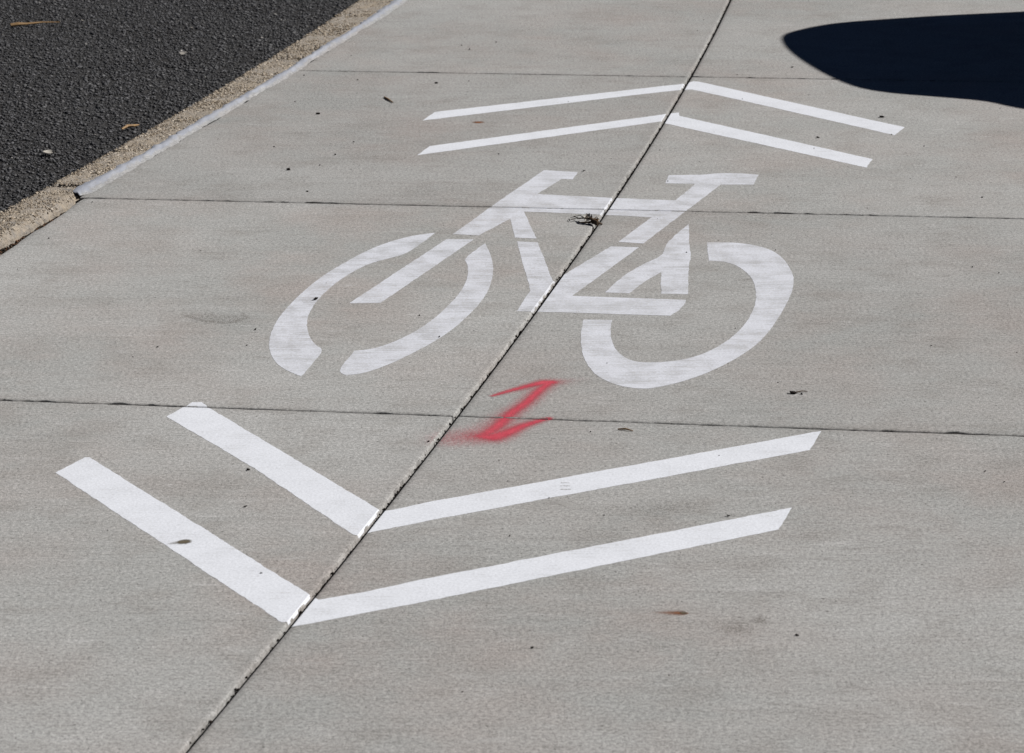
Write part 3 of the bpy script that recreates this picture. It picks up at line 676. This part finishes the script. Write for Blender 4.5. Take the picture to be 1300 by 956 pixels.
# ------------------------------------------------------------------ parked car just outside the picture: its bonnet throws the shadow
M['car_paint'] = mat_simple('dark_car_paint', (.012, .016, .03), .35, .5)
M['car_glass'] = mat_simple('car_glass', (.01, .012, .014), .12, .5)
M['rubber'] = mat_simple('tyre_rubber', (.018, .018, .018), .85, .2)
M['rim'] = mat_simple('alloy_rim', (.35, .35, .36), .35, .5, metal=.8)
M['lamp'] = mat_simple('lamp_lens', (.5, .5, .5), .15, .5)
car = empty('parked_car', (3.8, 9.6, 0)); tag(car, 'dark parked car at the right whose bonnet shades the path', 'car')
AX, AY = .956, .292
def cs(s, l): l -= .30; return (1.86 + AX * s - AY * l, 9.05 + AY * s + AX * l)
bonnet = [(2.62, 9.650), (2.378, 9.596), (2.157, 9.5155), (2.035, 9.463), (1.959, 9.397), (1.894, 9.32), (1.865, 9.27), (1.852, 9.194), (1.853, 9.096), (1.866, 8.964), (1.902, 8.779), (1.95, 8.60), (2.0, 8.482), (2.077, 8.414), (2.195, 8.367), (2.31, 8.316), (2.354, 8.255), (2.397, 8.205), (2.48, 8.17), (2.7, 8.19)]
bonnet += [cs(s, -.74) for s in (1.2, 2.0, 3.0, 3.7)] + [cs(3.95, -.66), cs(4.05, -.3), cs(4.05, .3), cs(3.95, .6)] + [cs(s, .70) for s in (3.7, 3.0, 2.0, 1.3)]
bonnet = smooth_outline(bonnet, 2, 200)
bc = cs(2.0, 0)
def ring(sc, z): return [(bc[0] + (x - bc[0]) * sc, bc[1] + (y - bc[1]) * sc, z) for x, y in bonnet]
rings = [ring(.93, .20), ring(.985, .28), ring(1.012, .45), ring(1.015, .62), ring(1.008, .80), ring(1.0, .93), ring(.97, .965), ring(.90, .985)]
m = len(bonnet); V = [p for r_ in rings for p in r_]
F = [(i*m+j, (i+1)*m+j, (i+1)*m+(j+1) % m, i*m+(j+1) % m) for i in range(len(rings)-1) for j in range(m)] + [tuple(range(m)), tuple((len(rings)-1)*m+j for j in range(m))[::-1]]
at0(link('body', mesh('body', V, F, True), M['car_paint']), car)
def frustum(name, lo, hi, mat):
    V = [(*cs(s, l), z) for s, l, z in lo + hi]; k = len(lo)
    return at0(link(name, mesh(name, V, [tuple(range(k))[::-1], tuple(range(k, 2 * k))] + [(j, (j + 1) % k, k + (j + 1) % k, k + j) for j in range(k)]), mat), car)
frustum('windows', [(1.0, -.55, .97), (1.15, -.70, .97), (3.7, -.68, .97), (3.85, -.5, .97), (3.85, .5, .97), (3.7, .66, .97), (1.15, .68, .97), (1.0, .55, .97)], [(1.68, -.44, 1.38), (1.78, -.54, 1.38), (3.3, -.53, 1.38), (3.4, -.4, 1.38), (3.4, .4, 1.38), (3.3, .52, 1.38), (1.78, .53, 1.38), (1.68, .44, 1.38)], M['car_glass'])
frustum('roof', [(1.66, -.45, 1.381), (1.76, -.55, 1.381), (3.32, -.54, 1.381), (3.42, -.4, 1.381), (3.42, .4, 1.381), (3.32, .53, 1.381), (1.76, .54, 1.381), (1.66, .45, 1.381)], [(1.85, -.36, 1.43), (1.9, -.42, 1.43), (3.2, -.42, 1.43), (3.25, -.36, 1.43), (3.25, .36, 1.43), (3.2, .42, 1.43), (1.9, .42, 1.43), (1.85, .36, 1.43)], M['car_paint'])
def disc_mesh(name, r0, r1, w):
    bm = bmesh.new(); prof = [(r0, -w), (r1 - .03, -w), (r1, -w + .03), (r1, w - .03), (r1 - .03, w), (r0, w)]; k = 28; R = []
    for i in range(k):
        a = 2 * math.pi * i / k; R.append([bm.verts.new((math.cos(a) * r, y, math.sin(a) * r)) for r, y in prof])
    for i in range(k):
        for j in range(len(prof)): bm.faces.new((R[i][j], R[i][(j+1) % 6], R[(i+1) % k][(j+1) % 6], R[(i+1) % k][j]))
    me = bpy.data.meshes.new(name); bm.to_mesh(me); bm.free(); return me
tyre = disc_mesh('tyre', .20, .32, .10); rimm = disc_mesh('rim', .02, .20, .07)
for s, l in ((.80, -.60), (.80, .52), (3.25, -.62), (3.25, .58)):
    x, y = cs(s, l); w = empty('wheel', (x, y, .322)); w.rotation_euler = (0, 0, math.atan2(AY, AX)); at0(w, car)
    link('tyre', tyre, M['rubber'], w); link('rim', rimm, M['rim'], w)
for l in (-.42, .40):
    bm = bmesh.new(); bmesh.ops.create_uvsphere(bm, u_segments=14, v_segments=8, radius=1)
    for v in bm.verts: v.co = Vector((v.co.x * .05, v.co.y * .13, v.co.z * .07))
    me = bpy.data.meshes.new('headlight'); bm.to_mesh(me); bm.free()
    x, y = cs(.06 if l > 0 else .10, l); o = link('headlight', me, M['lamp']); o.location = (x, y, .68); o.rotation_euler = (0, 0, math.atan2(AY, AX)); at0(o, car)
